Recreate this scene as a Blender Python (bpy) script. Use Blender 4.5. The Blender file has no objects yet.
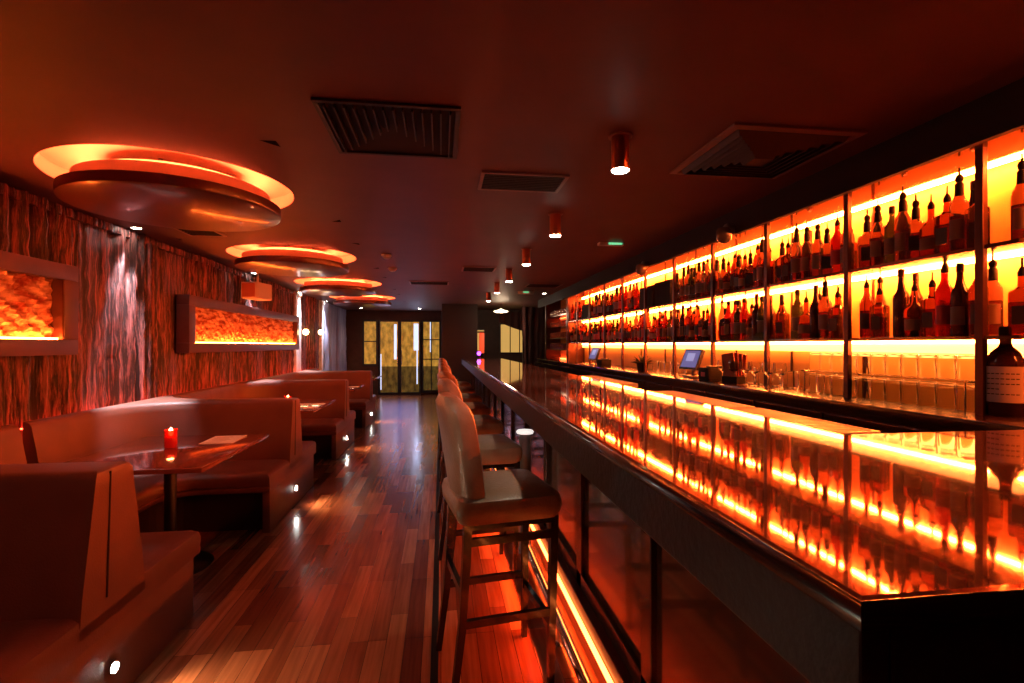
import bpy, bmesh, math, random
from mathutils import Vector, Matrix
random.seed(11)
PI = math.pi
sc = bpy.context.scene
C = sc.collection
R = math.radians

# ------------------------------------------------------------------ camera, world, exposure
CAM_H = 1.40; FPX = 510.0
cd = bpy.data.cameras.new('camera'); cam = bpy.data.objects.new('camera', cd); C.objects.link(cam)
cd.sensor_width = 36.0; cd.lens = 36.0*FPX/1024.0; cd.clip_start = .02; cd.clip_end = 60
cd.shift_y = 3.5/1024.0
cam.location = (0, 0, CAM_H)
cam.rotation_euler = (PI/2, 0, -math.atan(71/FPX))
sc.camera = cam
w = bpy.data.worlds.new('world'); sc.world = w; w.use_nodes = True
w.node_tree.nodes['Background'].inputs[0].default_value = (.30, .05, .03, 1)
w.node_tree.nodes['Background'].inputs[1].default_value = .015
sc.view_settings.view_transform = 'Standard'; sc.view_settings.look = 'None'
sc.view_settings.gamma = 1; sc.view_settings.use_curve_mapping = False
sc.view_settings.exposure = 0.0
sc.cycles.use_denoising = True
sc.cycles.max_bounces = 10; sc.cycles.transmission_bounces = 8; sc.cycles.glossy_bounces = 5; sc.cycles.diffuse_bounces = 4
sc.cycles.caustics_reflective = False; sc.cycles.caustics_refractive = False
sc.cycles.sample_clamp_indirect = 6.0
AMBER = (1.0, .142, .018)
ORANGE = (1.0, .15, .018)
RED = (1.0, .07, .015)
# levels of the room's own lamps
L_BACKBAR = 520.0; L_KICK = 14.0; L_RING = 150.0; L_FIRE = 135.0; L_SKIRT = 22.0; L_BOX = 8.0
W_TRACK = 45.0; W_CURTAIN = 520.0; W_AISLE = 75.0
CEIL = 2.36

# ------------------------------------------------------------------ materials
def mat(name, col=(.5,.5,.5), rough=.5, metal=0.0, emit=None, es=0.0, trans=0.0, ior=1.45, coat=0.0, spec=.5, alpha=1.0, sheen=0.0):
    m = bpy.data.materials.new(name); m.use_nodes = True
    b = m.node_tree.nodes['Principled BSDF']
    I = b.inputs
    I['Base Color'].default_value = (*col, 1); I['Roughness'].default_value = rough; I['Metallic'].default_value = metal
    I['IOR'].default_value = ior; I['Transmission Weight'].default_value = trans; I['Coat Weight'].default_value = coat
    I['Specular IOR Level'].default_value = spec; I['Coat Roughness'].default_value = .06
    I['Sheen Weight'].default_value = sheen
    if emit: I['Emission Color'].default_value = (*emit, 1); I['Emission Strength'].default_value = es
    return m
def nodes(m): return m.node_tree.nodes, m.node_tree.links, m.node_tree.nodes['Principled BSDF']
def mottle(m, c1, c2, scale=(8,8,8), detail=5, bump=.0, lo=.35, hi=.65, rough=None, bscale=None):
    N, L, b = nodes(m)
    tc = N.new('ShaderNodeTexCoord'); mp = N.new('ShaderNodeMapping'); mp.inputs['Scale'].default_value = scale
    L.new(tc.outputs['Object'], mp.inputs[0])
    n = N.new('ShaderNodeTexNoise'); n.inputs['Scale'].default_value = 1; n.inputs['Detail'].default_value = detail
    L.new(mp.outputs[0], n.inputs['Vector'])
    r = N.new('ShaderNodeValToRGB'); r.color_ramp.elements[0].position = lo; r.color_ramp.elements[1].position = hi
    r.color_ramp.elements[0].color = (*c1, 1); r.color_ramp.elements[1].color = (*c2, 1)
    L.new(n.outputs['Fac'], r.inputs[0]); L.new(r.outputs[0], b.inputs['Base Color'])
    if bump:
        n2 = n
        if bscale:
            mp2 = N.new('ShaderNodeMapping'); mp2.inputs['Scale'].default_value = bscale; L.new(tc.outputs['Object'], mp2.inputs[0])
            n2 = N.new('ShaderNodeTexNoise'); n2.inputs['Scale'].default_value = 1; n2.inputs['Detail'].default_value = 3; L.new(mp2.outputs[0], n2.inputs['Vector'])
        bp = N.new('ShaderNodeBump'); bp.inputs['Strength'].default_value = bump; bp.inputs['Distance'].default_value = .02
        L.new(n2.outputs['Fac'], bp.inputs['Height']); L.new(bp.outputs[0], b.inputs['Normal'])
    return m
M = {}
M['ceiling'] = mottle(mat('ceiling_paint', rough=.55, spec=.35), (.105,.040,.037), (.122,.046,.043), (3,3,3), bump=.02)
M['wall_dark'] = mottle(mat('dark_wall_paint', rough=.6), (.045,.022,.018), (.065,.03,.024), (6,6,6))
M['block'] = mat('very_dark_red_paint', (.012,.005,.004), .6)
M['black'] = mat('black_lacquer', (.012,.010,.010), .28)
M['matt_black'] = mat('matt_black', (.007,.005,.005), .7, spec=.2)
M['disc'] = mottle(mat('red_brown_lacquer_disc', rough=.30, coat=.3), (.075,.012,.010), (.095,.016,.013), (2,2,2))
M['cove'] = mat('white_cove_paint', (.75,.6,.5), .7)
M['leather'] = mottle(mat('taupe_leatherette', rough=.48, spec=.4), (.16,.062,.042), (.19,.075,.05), (5,5,5), bump=.12, bscale=(160,160,160))
M['leather_cush'] = mottle(mat('brown_leatherette_cushion', rough=.40, spec=.45), (.13,.045,.032), (.16,.056,.04), (5,5,5), bump=.12, bscale=(160,160,160))
M['bench_base'] = mat('dark_bench_base', (.03,.014,.012), .5)
M['stool_leather'] = mottle(mat('brown_stool_leather', rough=.33, spec=.6), (.27,.125,.058), (.34,.17,.085), (14,14,14), bump=.16, bscale=(90,90,90))
M['stool_wood'] = mat('dark_stained_wood', (.014,.006,.004), .25, coat=.3)
M['chrome'] = mat('chrome', (.75,.74,.74), .14, 1)
M['steel'] = mat('brushed_steel', (.5,.47,.45), .35, 1)
M['white_plastic'] = mat('white_plastic', (.8,.76,.72), .4)
M['grey_metal'] = mat('grey_painted_metal', (.17,.14,.13), .4, .3)
M['paper'] = mat('white_paper', (.85,.78,.7), .6)
M['darkpaper'] = mat('menu_cover', (.25,.05,.04), .5)
M['red_glass'] = mat('red_glass', (.8,.02,.01), .08, trans=.6, emit=(1,.03,.01), es=.05)
M['wax'] = mat('candle_wax', (.9,.3,.15), .5, emit=(1,.03,.01), es=.45)
M['flame'] = mat('candle_flame', (1,.5,.2), .5, emit=(1,.42,.14), es=40)
M['glass'] = mat('clear_glass', (.98,.98,.97), .02, trans=1, ior=1.33)
M['shelf_glass'] = mat('dark_edge_shelf', (.05,.014,.008), .15, spec=.7)
M['post'] = mat('bronze_post', (.07,.02,.012), .35, .5)
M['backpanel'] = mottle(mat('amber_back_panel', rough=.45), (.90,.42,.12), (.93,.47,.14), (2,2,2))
M['counter'] = mat('dark_brown_counter', (.03,.011,.009), .22, coat=.3)
M['strip_bar'] = mat('amber_led_strip', (1,.5,.2), emit=AMBER, es=L_BACKBAR)
M['strip_box'] = mat('pale_amber_light_box', (1,.6,.3), emit=(1,.30,.06), es=L_BOX)
M['strip_kick'] = mat('orange_led_strip', (1,.4,.2), emit=(1,.20,.035), es=L_KICK)
M['strip_ring'] = mat('orange_ring_led', (1,.4,.2), emit=(1,.105,.03), es=L_RING)
M['strip_fire'] = mat('fire_led_strip', (1,.4,.2), emit=(1,.15,.016), es=L_FIRE)
M['strip_skirt'] = mat('red_led_strip', (1,.3,.2), emit=(1,.05,.018), es=L_SKIRT)
M['lamp_white'] = mat('lamp_lens', (1,1,1), emit=(1,.86,.68), es=60)
M['led_white'] = mat('white_led_lens', (1,1,1), emit=(1,.93,.82), es=120)
M['screen'] = mat('lit_screen', (.1,.1,.2), .2, emit=(.26,.22,.55), es=.5)
M['screen_win'] = mat('lit_screen_window', (.1,.1,.2), .2, emit=(.5,.45,.8), es=.7)
M['amberglass'] = mottle(mat('amber_textured_pane', rough=.3, emit=(1,.43,.06), es=.42), (.28,.13,.02), (.62,.33,.05), (9,9,5), bump=.3)
M['amber_low'] = mottle(mat('dimmed_amber_pane', rough=.25, emit=(.7,.36,.05), es=.10), (.08,.05,.015), (.24,.15,.03), (9,9,5), bump=.3)  # darker copy of the amber pane, imitates its glow fading downward
M['daylight'] = mat('daylight_slit', (.5,.6,.9), emit=(.62,.72,1.0), es=1.3)
M['frame_blue'] = mat('black_door_frame', (.02,.018,.03), .35)
M['amber_window'] = mat('lit_amber_window', (.6,.4,.1), .5, emit=(1,.58,.15), es=.55)
M['dish'] = mat('white_pendant_shade', (.9,.8,.6), .5, emit=(1,.85,.52), es=4)
M['bulb'] = mat('warm_bulb', (1,.8,.5), emit=(1,.62,.25), es=18)
M['purple'] = mat('purple_lamp', (.5,.1,.9), emit=(.42,.05,1), es=9)
M['redlamp'] = mat('red_glow_lamp', (1,.1,.05), emit=(1,.10,.03), es=.7)
M['exitgreen'] = mat('green_sign_panel', (.2,.8,.4), emit=(.25,1,.45), es=.8)
M['drape'] = mottle(mat('dark_red_drape', rough=.7, sheen=.3), (.05,.012,.012), (.09,.02,.018), (9,9,2))
M['bluegrey'] = mottle(mat('blue_grey_satin', rough=.4), (.16,.16,.24), (.24,.24,.33), (4,4,1))
M['pilaster'] = mottle(mat('marbled_white_pilaster', rough=.25), (.55,.45,.45), (.85,.8,.8), (10,10,5), bump=.1)
M['vent'] = mat('dark_vent_metal', (.018,.011,.010), .55)
M['ventframe'] = mat('vent_frame', (.24,.12,.10), .45)
M['speaker'] = mat('white_speaker_shell', (.75,.6,.52), .5)
M['grille'] = mat('red_speaker_grille', (.5,.13,.09), .6)
M['dome'] = mat('smoked_grey_dome', (.10,.085,.09), .15)
M['leaf'] = mat('dark_leaf', (.05,.06,.02), .5)

for k_ in ('amberglass', 'amber_low'):
    N, L, b = nodes(M[k_])
    L.new([n_ for n_ in N if n_.type == 'VALTORGB'][0].outputs[0], b.inputs['Emission Color'])
M['amberglass'].node_tree.nodes['Principled BSDF'].inputs['Emission Strength'].default_value = .72
M['amber_low'].node_tree.nodes['Principled BSDF'].inputs['Emission Strength'].default_value = .32
# glossy black bar top: polished stone under a thick clear lacquer
m = mat('polished_black_bar_top', (.40,.16,.10), .035, .85, coat=.25); M['bartop'] = m
N, L, b = nodes(m)
tc = N.new('ShaderNodeTexCoord'); n = N.new('ShaderNodeTexNoise'); n.inputs['Scale'].default_value = 55; n.inputs['Detail'].default_value = 6
L.new(tc.outputs['Object'], n.inputs['Vector'])
r = N.new('ShaderNodeValToRGB'); r.color_ramp.elements[0].position = .38; r.color_ramp.elements[1].position = .62
r.color_ramp.elements[0].color = (.42,.17,.12,1); r.color_ramp.elements[1].color = (.62,.28,.20,1)
L.new(n.outputs['Fac'], r.inputs[0]); L.new(r.outputs[0], b.inputs['Base Color'])
M['baredge'] = mat('black_bar_edge', (.012,.010,.010), .16, coat=.6)
M['apron'] = mottle(mat('hammered_black_apron', rough=.42, spec=.3), (.009,.005,.005), (.014,.008,.007), (20,20,20), bump=.10, bscale=(55,55,55))
M['barpanel'] = mottle(mat('glossy_walnut_panel', rough=.16, coat=.5), (.030,.015,.008), (.055,.028,.014), (9,1.6,.9), bump=.02)
M['barstile'] = mottle(mat('dark_walnut_stile', rough=.22, coat=.4), (.022,.010,.007), (.035,.016,.010), (9,1.6,.9))
M['plinth'] = mat('dark_red_plinth', (.16,.028,.02), .3, coat=.3)
M['walnut_table'] = mottle(mat('glossy_dark_table', rough=.13, coat=.7), (.20,.05,.035), (.27,.07,.05), (2,9,2))
# wood floor
m = mat('plank_floor', rough=.22, coat=.35); M['floor'] = m
N, L, b = nodes(m)
b.inputs['Coat Roughness'].default_value = .16
tc = N.new('ShaderNodeTexCoord'); mp = N.new('ShaderNodeMapping'); mp.inputs['Rotation'].default_value = (0,0,PI/2)
L.new(tc.outputs['Object'], mp.inputs[0])
bk = N.new('ShaderNodeTexBrick'); bk.offset = .37; bk.offset_frequency = 3; bk.squash = 1
for k, v in (('Scale',1.0),('Mortar Size',.0012),('Mortar Smooth',.2),('Bias',-.1),('Brick Width',.62),('Row Height',.085)): bk.inputs[k].default_value = v
bk.inputs['Color1'].default_value = (.20,.044,.018,1); bk.inputs['Color2'].default_value = (.66,.215,.085,1); bk.inputs['Mortar'].default_value = (.05,.015,.008,1)
L.new(mp.outputs[0], bk.inputs['Vector'])
mp2 = N.new('ShaderNodeMapping'); mp2.inputs['Scale'].default_value = (45,2.2,1); L.new(tc.outputs['Object'], mp2.inputs[0])
n = N.new('ShaderNodeTexNoise'); n.inputs['Scale'].default_value = 1; n.inputs['Detail'].default_value = 6; L.new(mp2.outputs[0], n.inputs['Vector'])
mx = N.new('ShaderNodeMix'); mx.data_type = 'RGBA'; mx.blend_type = 'MULTIPLY'; mx.inputs['Factor'].default_value = .75
r = N.new('ShaderNodeValToRGB'); r.color_ramp.elements[0].position = .3; r.color_ramp.elements[1].position = .65
r.color_ramp.elements[0].color = (.45,.38,.34,1); r.color_ramp.elements[1].color = (1,1,1,1)
L.new(n.outputs['Fac'], r.inputs[0]); L.new(bk.outputs['Color'], mx.inputs[6]); L.new(r.outputs[0], mx.inputs[7])
L.new(mx.outputs[2], b.inputs['Base Color'])
bp = N.new('ShaderNodeBump'); bp.inputs['Strength'].default_value = .25; bp.inputs['Distance'].default_value = .003
L.new(n.outputs['Fac'], bp.inputs['Height']); L.new(bp.outputs[0], b.inputs['Normal'])
# crushed metallic curtain
m = mat('crushed_sequin_curtain', rough=.42, metal=.35, spec=.8); M['curtain'] = m
N, L, b = nodes(m)
tc = N.new('ShaderNodeTexCoord'); mp = N.new('ShaderNodeMapping'); mp.inputs['Scale'].default_value = (14,30,1.6); L.new(tc.outputs['Object'], mp.inputs[0])
n = N.new('ShaderNodeTexNoise'); n.inputs['Scale'].default_value = 1.4; n.inputs['Detail'].default_value = 7; n.inputs['Roughness'].default_value = .7; L.new(mp.outputs[0], n.inputs['Vector'])
r = N.new('ShaderNodeValToRGB'); r.color_ramp.elements[0].position = .47; r.color_ramp.elements[1].position = .66
r.color_ramp.elements[0].color = (.02,.008,.007,1); r.color_ramp.elements[1].color = (.46,.15,.13,1)
L.new(n.outputs['Fac'], r.inputs[0]); L.new(r.outputs[0], b.inputs['Base Color'])
bp = N.new('ShaderNodeBump'); bp.inputs['Strength'].default_value = .9; bp.inputs['Distance'].default_value = .03
L.new(n.outputs['Fac'], bp.inputs['Height']); L.new(bp.outputs[0], b.inputs['Normal'])
# cracked stone backing of the lit niches
m = mat('crackled_stone_panel', rough=.6); M['stone'] = m
mottle(m, (.30,.05,.02), (.85,.5,.32), (14,5,24), detail=8, bump=1.0, lo=.40, hi=.62)
M['frame'] = mottle(mat('dark_red_frame', rough=.4), (.075,.026,.022), (.10,.034,.03), (5,5,5))

# ------------------------------------------------------------------ mesh helpers
class MB:
    def __init__(s): s.bm = bmesh.new()
    def box(s, x0, x1, y0, y1, z0, z1, bev=0, mtx=None):
        v = [s.bm.verts.new((x, y, z)) for x in (x0, x1) for y in (y0, y1) for z in (z0, z1)]
        fs = [s.bm.faces.new([v[i] for i in f]) for f in ((0,1,3,2),(4,6,7,5),(0,4,5,1),(2,3,7,6),(0,2,6,4),(1,5,7,3))]
        if bev:
            es = list({e for f in fs for e in f.edges})
            g = bmesh.ops.bevel(s.bm, geom=es, offset=bev, segments=2, affect='EDGES', profile=.6)
            v = list({x for f in g['faces'] for x in f.verts} | {x for x in v if x.is_valid})
        if mtx is not None:
            for x in v: x.co = mtx @ x.co
        return s
    def loft(s, rings, cap=True, closed=True):
        rs = [[s.bm.verts.new(p) for p in r] for r in rings]
        n = len(rs[0])
        for a, b_ in zip(rs, rs[1:]):
            for i in range(n if closed else n-1):
                s.bm.faces.new((a[i], a[(i+1) % n], b_[(i+1) % n], b_[i]))
        if cap:
            s.bm.faces.new(rs[0][::-1]); s.bm.faces.new(rs[-1])
        return s
    def lathe(s, prof, c=(0,0,0), seg=20, cap=True):
        rings = [[(c[0]+max(r_, .0004)*math.cos(2*PI*i/seg), c[1]+max(r_, .0004)*math.sin(2*PI*i/seg), c[2]+z) for i in range(seg)] for r_, z in prof]
        return s.loft(rings, cap)
    def tube(s, pts, rad, seg=8, cap=True, squash=None):
        pts = [Vector(p) for p in pts]; rings = []
        for i, p in enumerate(pts):
            t = ((pts[min(i+1, len(pts)-1)]-pts[max(i-1, 0)])).normalized()
            up = Vector((0,0,1)) if abs(t.z) < .9 else Vector((0,1,0))
            a = t.cross(up).normalized(); b_ = t.cross(a).normalized()
            rr = rad[i] if isinstance(rad, (list, tuple)) else rad
            rings.append([p + a*rr*math.cos(2*PI*k/seg+PI/seg) + b_*rr*math.sin(2*PI*k/seg+PI/seg) for k in range(seg)])
        return s.loft(rings, cap)
    def torus(s, c, R_, r_, seg=64, m_=8, sz=1.0):
        vs = []
        for i in range(seg):
            a = 2*PI*i/seg
            vs.append([s.bm.verts.new((c[0]+(R_+r_*math.cos(2*PI*j/m_))*math.cos(a), c[1]+(R_+r_*math.cos(2*PI*j/m_))*math.sin(a), c[2]+sz*r_*math.sin(2*PI*j/m_))) for j in range(m_)])
        for i in range(seg):
            for j in range(m_):
                s.bm.faces.new((vs[i][j], vs[(i+1)%seg][j], vs[(i+1)%seg][(j+1)%m_], vs[i][(j+1)%m_]))
        return s
    def build(s, name, m_, parent=None, smooth=False, recalc=True, loc=None):
        if recalc: bmesh.ops.recalc_face_normals(s.bm, faces=s.bm.faces)
        me = bpy.data.meshes.new(name); s.bm.to_mesh(me); s.bm.free()
        if m_ is not None: me.materials.append(m_)
        if smooth:
            me.polygons.foreach_set('use_smooth', [True]*len(me.polygons))
            try: me.set_sharp_from_angle(angle=R(38))
            except Exception: pass
        o = bpy.data.objects.new(name, me); C.objects.link(o)
        if loc: o.location = loc
        if parent: o.parent = parent
        return o
def tag(o, label, cat, group=None, kind=None):
    if label: o['label'] = label
    if cat: o['category'] = cat
    if group: o['group'] = group
    if kind: o['kind'] = kind
    return o
def thing(name, label, cat, loc=(0,0,0), rz=0, group=None):
    o = bpy.data.objects.new(name, None); o.empty_display_size = .05; C.objects.link(o)
    o.location = loc; o.rotation_euler = (0,0,rz)
    return tag(o, label, cat, group)
def struct(name, mb, m_, label=None, **k):
    o = mb.build(name, m_, **k); o['kind'] = 'structure'
    if label: o['label'] = label
    return o
KIDS = {}
def copy_tree(o, parent=None):
    c = o.copy(); C.objects.link(c)
    if parent: c.parent = parent
    for ch in [x for x in list(o.children)]: copy_tree(ch, c)
    return c
def light(name, typ, loc, energy, col, parent=None, rot=None, **k):
    ld = bpy.data.lights.new(name, typ); ld.energy = energy; ld.color = col
    for a, v in k.items(): setattr(ld, a, v)
    o = bpy.data.objects.new(name, ld); C.objects.link(o); o.location = loc
    if rot: o.rotation_euler = rot
    if parent: o.parent = parent
    return o
def aim(o, target):
    d = Vector(target)-Vector(o.location); o.rotation_euler = d.to_track_quat('-Z', 'Y').to_euler()

# ------------------------------------------------------------------ room shell
YB, YF = -2.6, 15.0
XL, XR = -2.66, 2.62
struct('floor', MB().box(XL, XR+.6, YB, YF+.1, -.06, 0), M['floor'])
struct('floor_strip', MB().box(-.045, -.012, YB, 12, 0, .003), M['matt_black'], 'dark flat strip along the plank floor beside the stools')  # thin dark strip laid flat along the floor
RINGS = [(-1.57, 3.33+2.44*k) for k in range(4)]
RR = .645
# ceiling with four round coves cut in it
mb = MB(); seg = 64; H = .80
def cq(x0, x1, y0, y1, z=CEIL):
    v = [mb.bm.verts.new(p) for p in ((x0,y0,z),(x1,y0,z),(x1,y1,z),(x0,y1,z))]; mb.bm.faces.new(v)
cxr = RINGS[0][0]
cq(XL, cxr-H, YB, YF); cq(cxr+H, XR+.6, YB, YF)
ys = [YB]+[v for c_ in RINGS for v in (c_[1]-H, c_[1]+H)]+[YF]
for i in range(0, len(ys), 2): cq(cxr-H, cxr+H, ys[i], ys[i+1])
for cx, cy in RINGS:
    inner, outer = [], []
    for i in range(seg):
        a = 2*PI*(i+.5)/seg; ca, sa = math.cos(a), math.sin(a); k = H/max(abs(ca), abs(sa))
        inner.append((cx+RR*ca, cy+RR*sa, CEIL)); outer.append((cx+k*ca, cy+k*sa, CEIL))
    mb.loft([outer, inner, [(x, y, CEIL+.10) for x, y, z in inner]], cap=False)
    mb.bm.faces.new([mb.bm.verts.new((x, y, CEIL+.10)) for x, y, z in inner])
bmesh.ops.remove_doubles(mb.bm, verts=mb.bm.verts, dist=1e-5)
struct('ceiling', mb, M['ceiling'])
struct('wall_left', MB().box(XL-.1, XL, YB, YF+.1, -.06, CEIL+.2), M['wall_dark'])
struct('wall_right', MB().box(XR, XR+.1, YB, YF+.1, -.06, CEIL+.2), M['wall_dark'])

# ------------------------------------------------------------------ ceiling rings
for k, (cx, cy) in enumerate(RINGS):
    wh = ['nearest and largest in the photo', 'second from the camera', 'third from the camera', 'furthest from the camera'][k]
    t = thing('ceiling_disc_light', 'dark red ceiling disc with orange halo, '+wh, 'ceiling light', (cx, cy, CEIL), 0, 'halo disc lights in a row above the booths')
    z1 = -.155
    MB().lathe([(.0,-.040),(.485,-.040),(.485,-.020),(.50,-.020),(.50,-.09),(0,-.09)], seg=64).build('upper_drum', M['cove'], t, smooth=True)
    MB().lathe([(.0,z1),(.545,z1),(.562,z1+.008),(.565,z1+.02),(.565,-.094),(.556,-.090),(.0,-.090)], seg=64).build('disc', M['disc'], t, smooth=True)
    MB().torus((0,0,-.026), .435, .011, seg=64, m_=6).build('light_strip', M['strip_ring'], t, smooth=True)
    MB().lathe([(.40,-.034),(.40,.02),(.39,.02),(.39,-.034)], seg=48, cap=False).build('inner_rim', M['cove'], t, smooth=True)
    MB().lathe([(.640,.002),(.640,.085),(.62,.094),(.0,.094)], seg=64, cap=False).build('cove_lining', M['cove'], t, smooth=True)
    MB().lathe([(.0,z1-.002),(.022,z1-.002),(.022,z1),(.0,z1)], (.12,0,0), 20).build('added_spot_cap', M['disc'], t)
    light('added_table_light', 'SPOT', (.12,0,z1-.01), 26, (1,.22,.10), t, spot_size=R(96), spot_blend=.9, shadow_soft_size=.02)  # lamp added under each disc to brighten the tables and seats
    mb = MB()
    for a in (0, PI/2, PI, 1.5*PI): mb.tube([(.2*math.cos(a), .2*math.sin(a), -.034), (.2*math.cos(a), .2*math.sin(a), .092)], .012)
    mb.build('hanger', M['grey_metal'], t)

# ------------------------------------------------------------------ banquettes
def outl(off, end=0, xa=-1.25, half=1.208, t=.10, fr=.50, xw=-2.47):
    """plan of the shared back: a wall run with a fin that flares out of it"""
    right = [(xa-end, t+off)]
    x0 = xw+fr
    for i in range(9):
        a = PI/2*i/8
        right.append((x0-(fr-off)*math.sin(a), t+fr-(fr-off)*math.cos(a)))
    right.append((xw+off, half))
    left = [(x, -y) for x, y in right[::-1]]
    return [(ZW, -half), *left, *right, (ZW, half)]
def seat_outl(inset, xa=-1.25, half=1.208, d=.70, xf=-1.93, r=.22, aisle=0):
    pts = [(xa-aisle, d-inset)]
    for i in range(7):
        a = PI/2*i/6
        pts.append((xf+r-inset-(r)*math.sin(a), d+r-inset-(r)*math.cos(a)))
    pts.append((xf-inset, half))
    left = [(x, -y) for x, y in pts[::-1]]
    return [(-2.50, -half), *left, *pts, (-2.50, half)]
UNITS = [2.17, 4.67, 7.09, 9.51]
ZW = -2.505
def zz(o, z): return [(x, y, z) for x, y in o]
bench_lab = ['taupe banquette bench in the near left corner, large back rising at the frame edge',
             'taupe banquette bench behind the first candle-lit table, curved back against the curtain',
             'taupe banquette bench behind the second candle-lit table',
             'furthest taupe banquette bench, last before the glazed doors']
proto = None
for k, yc in enumerate(UNITS):
    if k == 0:
        t = thing('banquette_bench', None, 'bench', (0, yc, 0))
        MB().loft([zz(outl(.10), .36), zz(outl(.085), .50), zz(outl(.02), .86), zz(outl(.012), .905), zz(outl(-.004, .006), .925), zz(outl(-.025, .02), .934)]).build('backrest', M['leather'], t, smooth=True)
        MB().loft([zz(seat_outl(.0), .315), zz(seat_outl(-.006), .33), zz(seat_outl(-.006), .345), zz(seat_outl(.006), .352), zz(seat_outl(-.004), .360), zz(seat_outl(-.008,), .40), zz(seat_outl(.004, aisle=.006), .425), zz(seat_outl(.03, aisle=.03), .442), zz(seat_outl(.10, aisle=.10), .448)]).build('seat_cushion', M['leather_cush'], t, smooth=True)
        MB().loft([zz(seat_outl(.13, aisle=.05), 0), zz(seat_outl(.13, aisle=.05), .32)]).build('base', M['bench_base'], t)
        e = MB().box(-1.315, -1.262, -.66, .66, .0, .318, .006).build('end_panel', M['leather'], t, smooth=True)
        f = MB().tube([(-1.247, -.055, .45), (-1.249, -.03, .92)], .0035, 6).build('piping', M['bench_base'], t)
        l = MB().tube([(-1.264, 0, .15), (-1.252, 0, .15)], .026, 20).build('step_light', M['chrome'], t, smooth=True)
        MB().tube([(-1.253, 0, .15), (-1.2485, 0, .15)], .019, 20).build('lens', M['led_white'], l)
        light('step_light_glow', 'SPOT', (-1.232, 0, .15), 16, (1,.72,.42), t, spot_size=R(128), spot_blend=1, shadow_soft_size=.02, rot=(0, R(-78), 0))
        proto = t
    else:
        t = copy_tree(proto); t.location = (0, yc, 0)
    tag(t, bench_lab[k], 'bench', 'back to back banquette benches along the curtain wall')

# ------------------------------------------------------------------ booth tables, menus, candles
def make_table(loc, lab):
    t = thing('booth_table', lab, 'table', loc, 0, 'dark booth tables')
    MB().box(-.42, .42, -.54, .54, .712, .74, .008).build('tabletop', M['walnut_table'], t, smooth=True)
    MB().lathe([(.035,.02),(.035,.70)], seg=20).build('pole', M['black'], t, smooth=True)
    MB().lathe([(.0,0),(.235,0),(.24,.008),(.225,.018),(.06,.032),(.04,.06),(0,.06)], seg=36).build('base_plate', M['black'], t, smooth=True)
    MB().box(-.16, .16, -.16, .16, .695, .712, .003).build('mounting_plate', M['black'], t)
    return t
tl = ['dark glossy rectangular table in the nearest booth, red candle and pale menu on it', 'dark glossy table in the second booth, two pale menus shining on its end',
      'dark glossy table in the third booth, mostly behind benches', 'furthest booth table, seen only above the benches by the doors']
TY = [3.48, 5.90, 8.30, 10.72]
tproto = None
for k, y in enumerate(TY):
    if tproto is None: tt = tproto = make_table((-1.69, y, 0), tl[k])
    else: tt = copy_tree(tproto); tt.location = (-1.69, y, 0); tt['label'] = tl[k]
candle_p = None
cl = ['red glass candle holder on the nearest booth table', 'red glass candle holder on the second booth table', 'red glass candle holder on the third booth table', 'red glass candle holder on the furthest booth table']
for k, (x, y) in enumerate([(-1.72, 3.55), (-1.60, 5.66), (-1.60, 8.0), (-1.57, 10.35)]):
    if candle_p is None:
        t = candle_p = thing('candle_holder', '', 'candle', (x, y, .741))
        MB().lathe([(.0,0),(.034,0),(.037,.006),(.037,.115),(.0345,.115),(.0335,.012),(0,.012)], seg=24).build('glass_cup', M['red_glass'], t, smooth=True)
        MB().lathe([(.0,.013),(.031,.013),(.031,.072),(.0,.070)], seg=20).build('candle', M['wax'], t, smooth=True)
        MB().lathe([(.0,.073),(.012,.082),(.016,.096),(.009,.118),(.0,.130)], seg=12).build('flame', M['flame'], t, smooth=True)
        light('candle_light', 'POINT', (0,0,.135), 1.0, (1,.22,.06), t, shadow_soft_size=.02)
    else:
        t = copy_tree(candle_p); t.location = (x, y, .741)
    tag(t, cl[k], 'candle', 'candle holders on the booth tables')
def menu(x, y, rz, lab, w_=.21, l_=.30, m_='paper'):
    t = thing('menu_card', lab, 'menu', (x, y, .7405), rz, 'menus on booth tables')
    MB().box(-w_/2, w_/2, -l_/2, l_/2, 0, .002).build('cover', M[m_], t)
    mb = MB()
    for i in range(5): mb.box(-w_*.36, w_*(.1+.06*(i%3)), -l_*.36+i*l_*.16, -l_*.36+i*l_*.16+.006, .0021, .0026)
    mb.build('print', M['darkpaper'], t)
    return t
menu(-1.50, 3.80, .05, 'pale menu card lying on the nearest booth table beyond the candle')
menu(-1.46, 5.62, .0, 'pale menu card at the near end of the second booth table', .34, .16)
menu(-1.46, 5.92, .0, 'pale menu card lying further back on the second booth table', .34, .16)
menu(-1.46, 8.30, .0, 'pale menu card lying on the third booth table', .34, .2)

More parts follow.
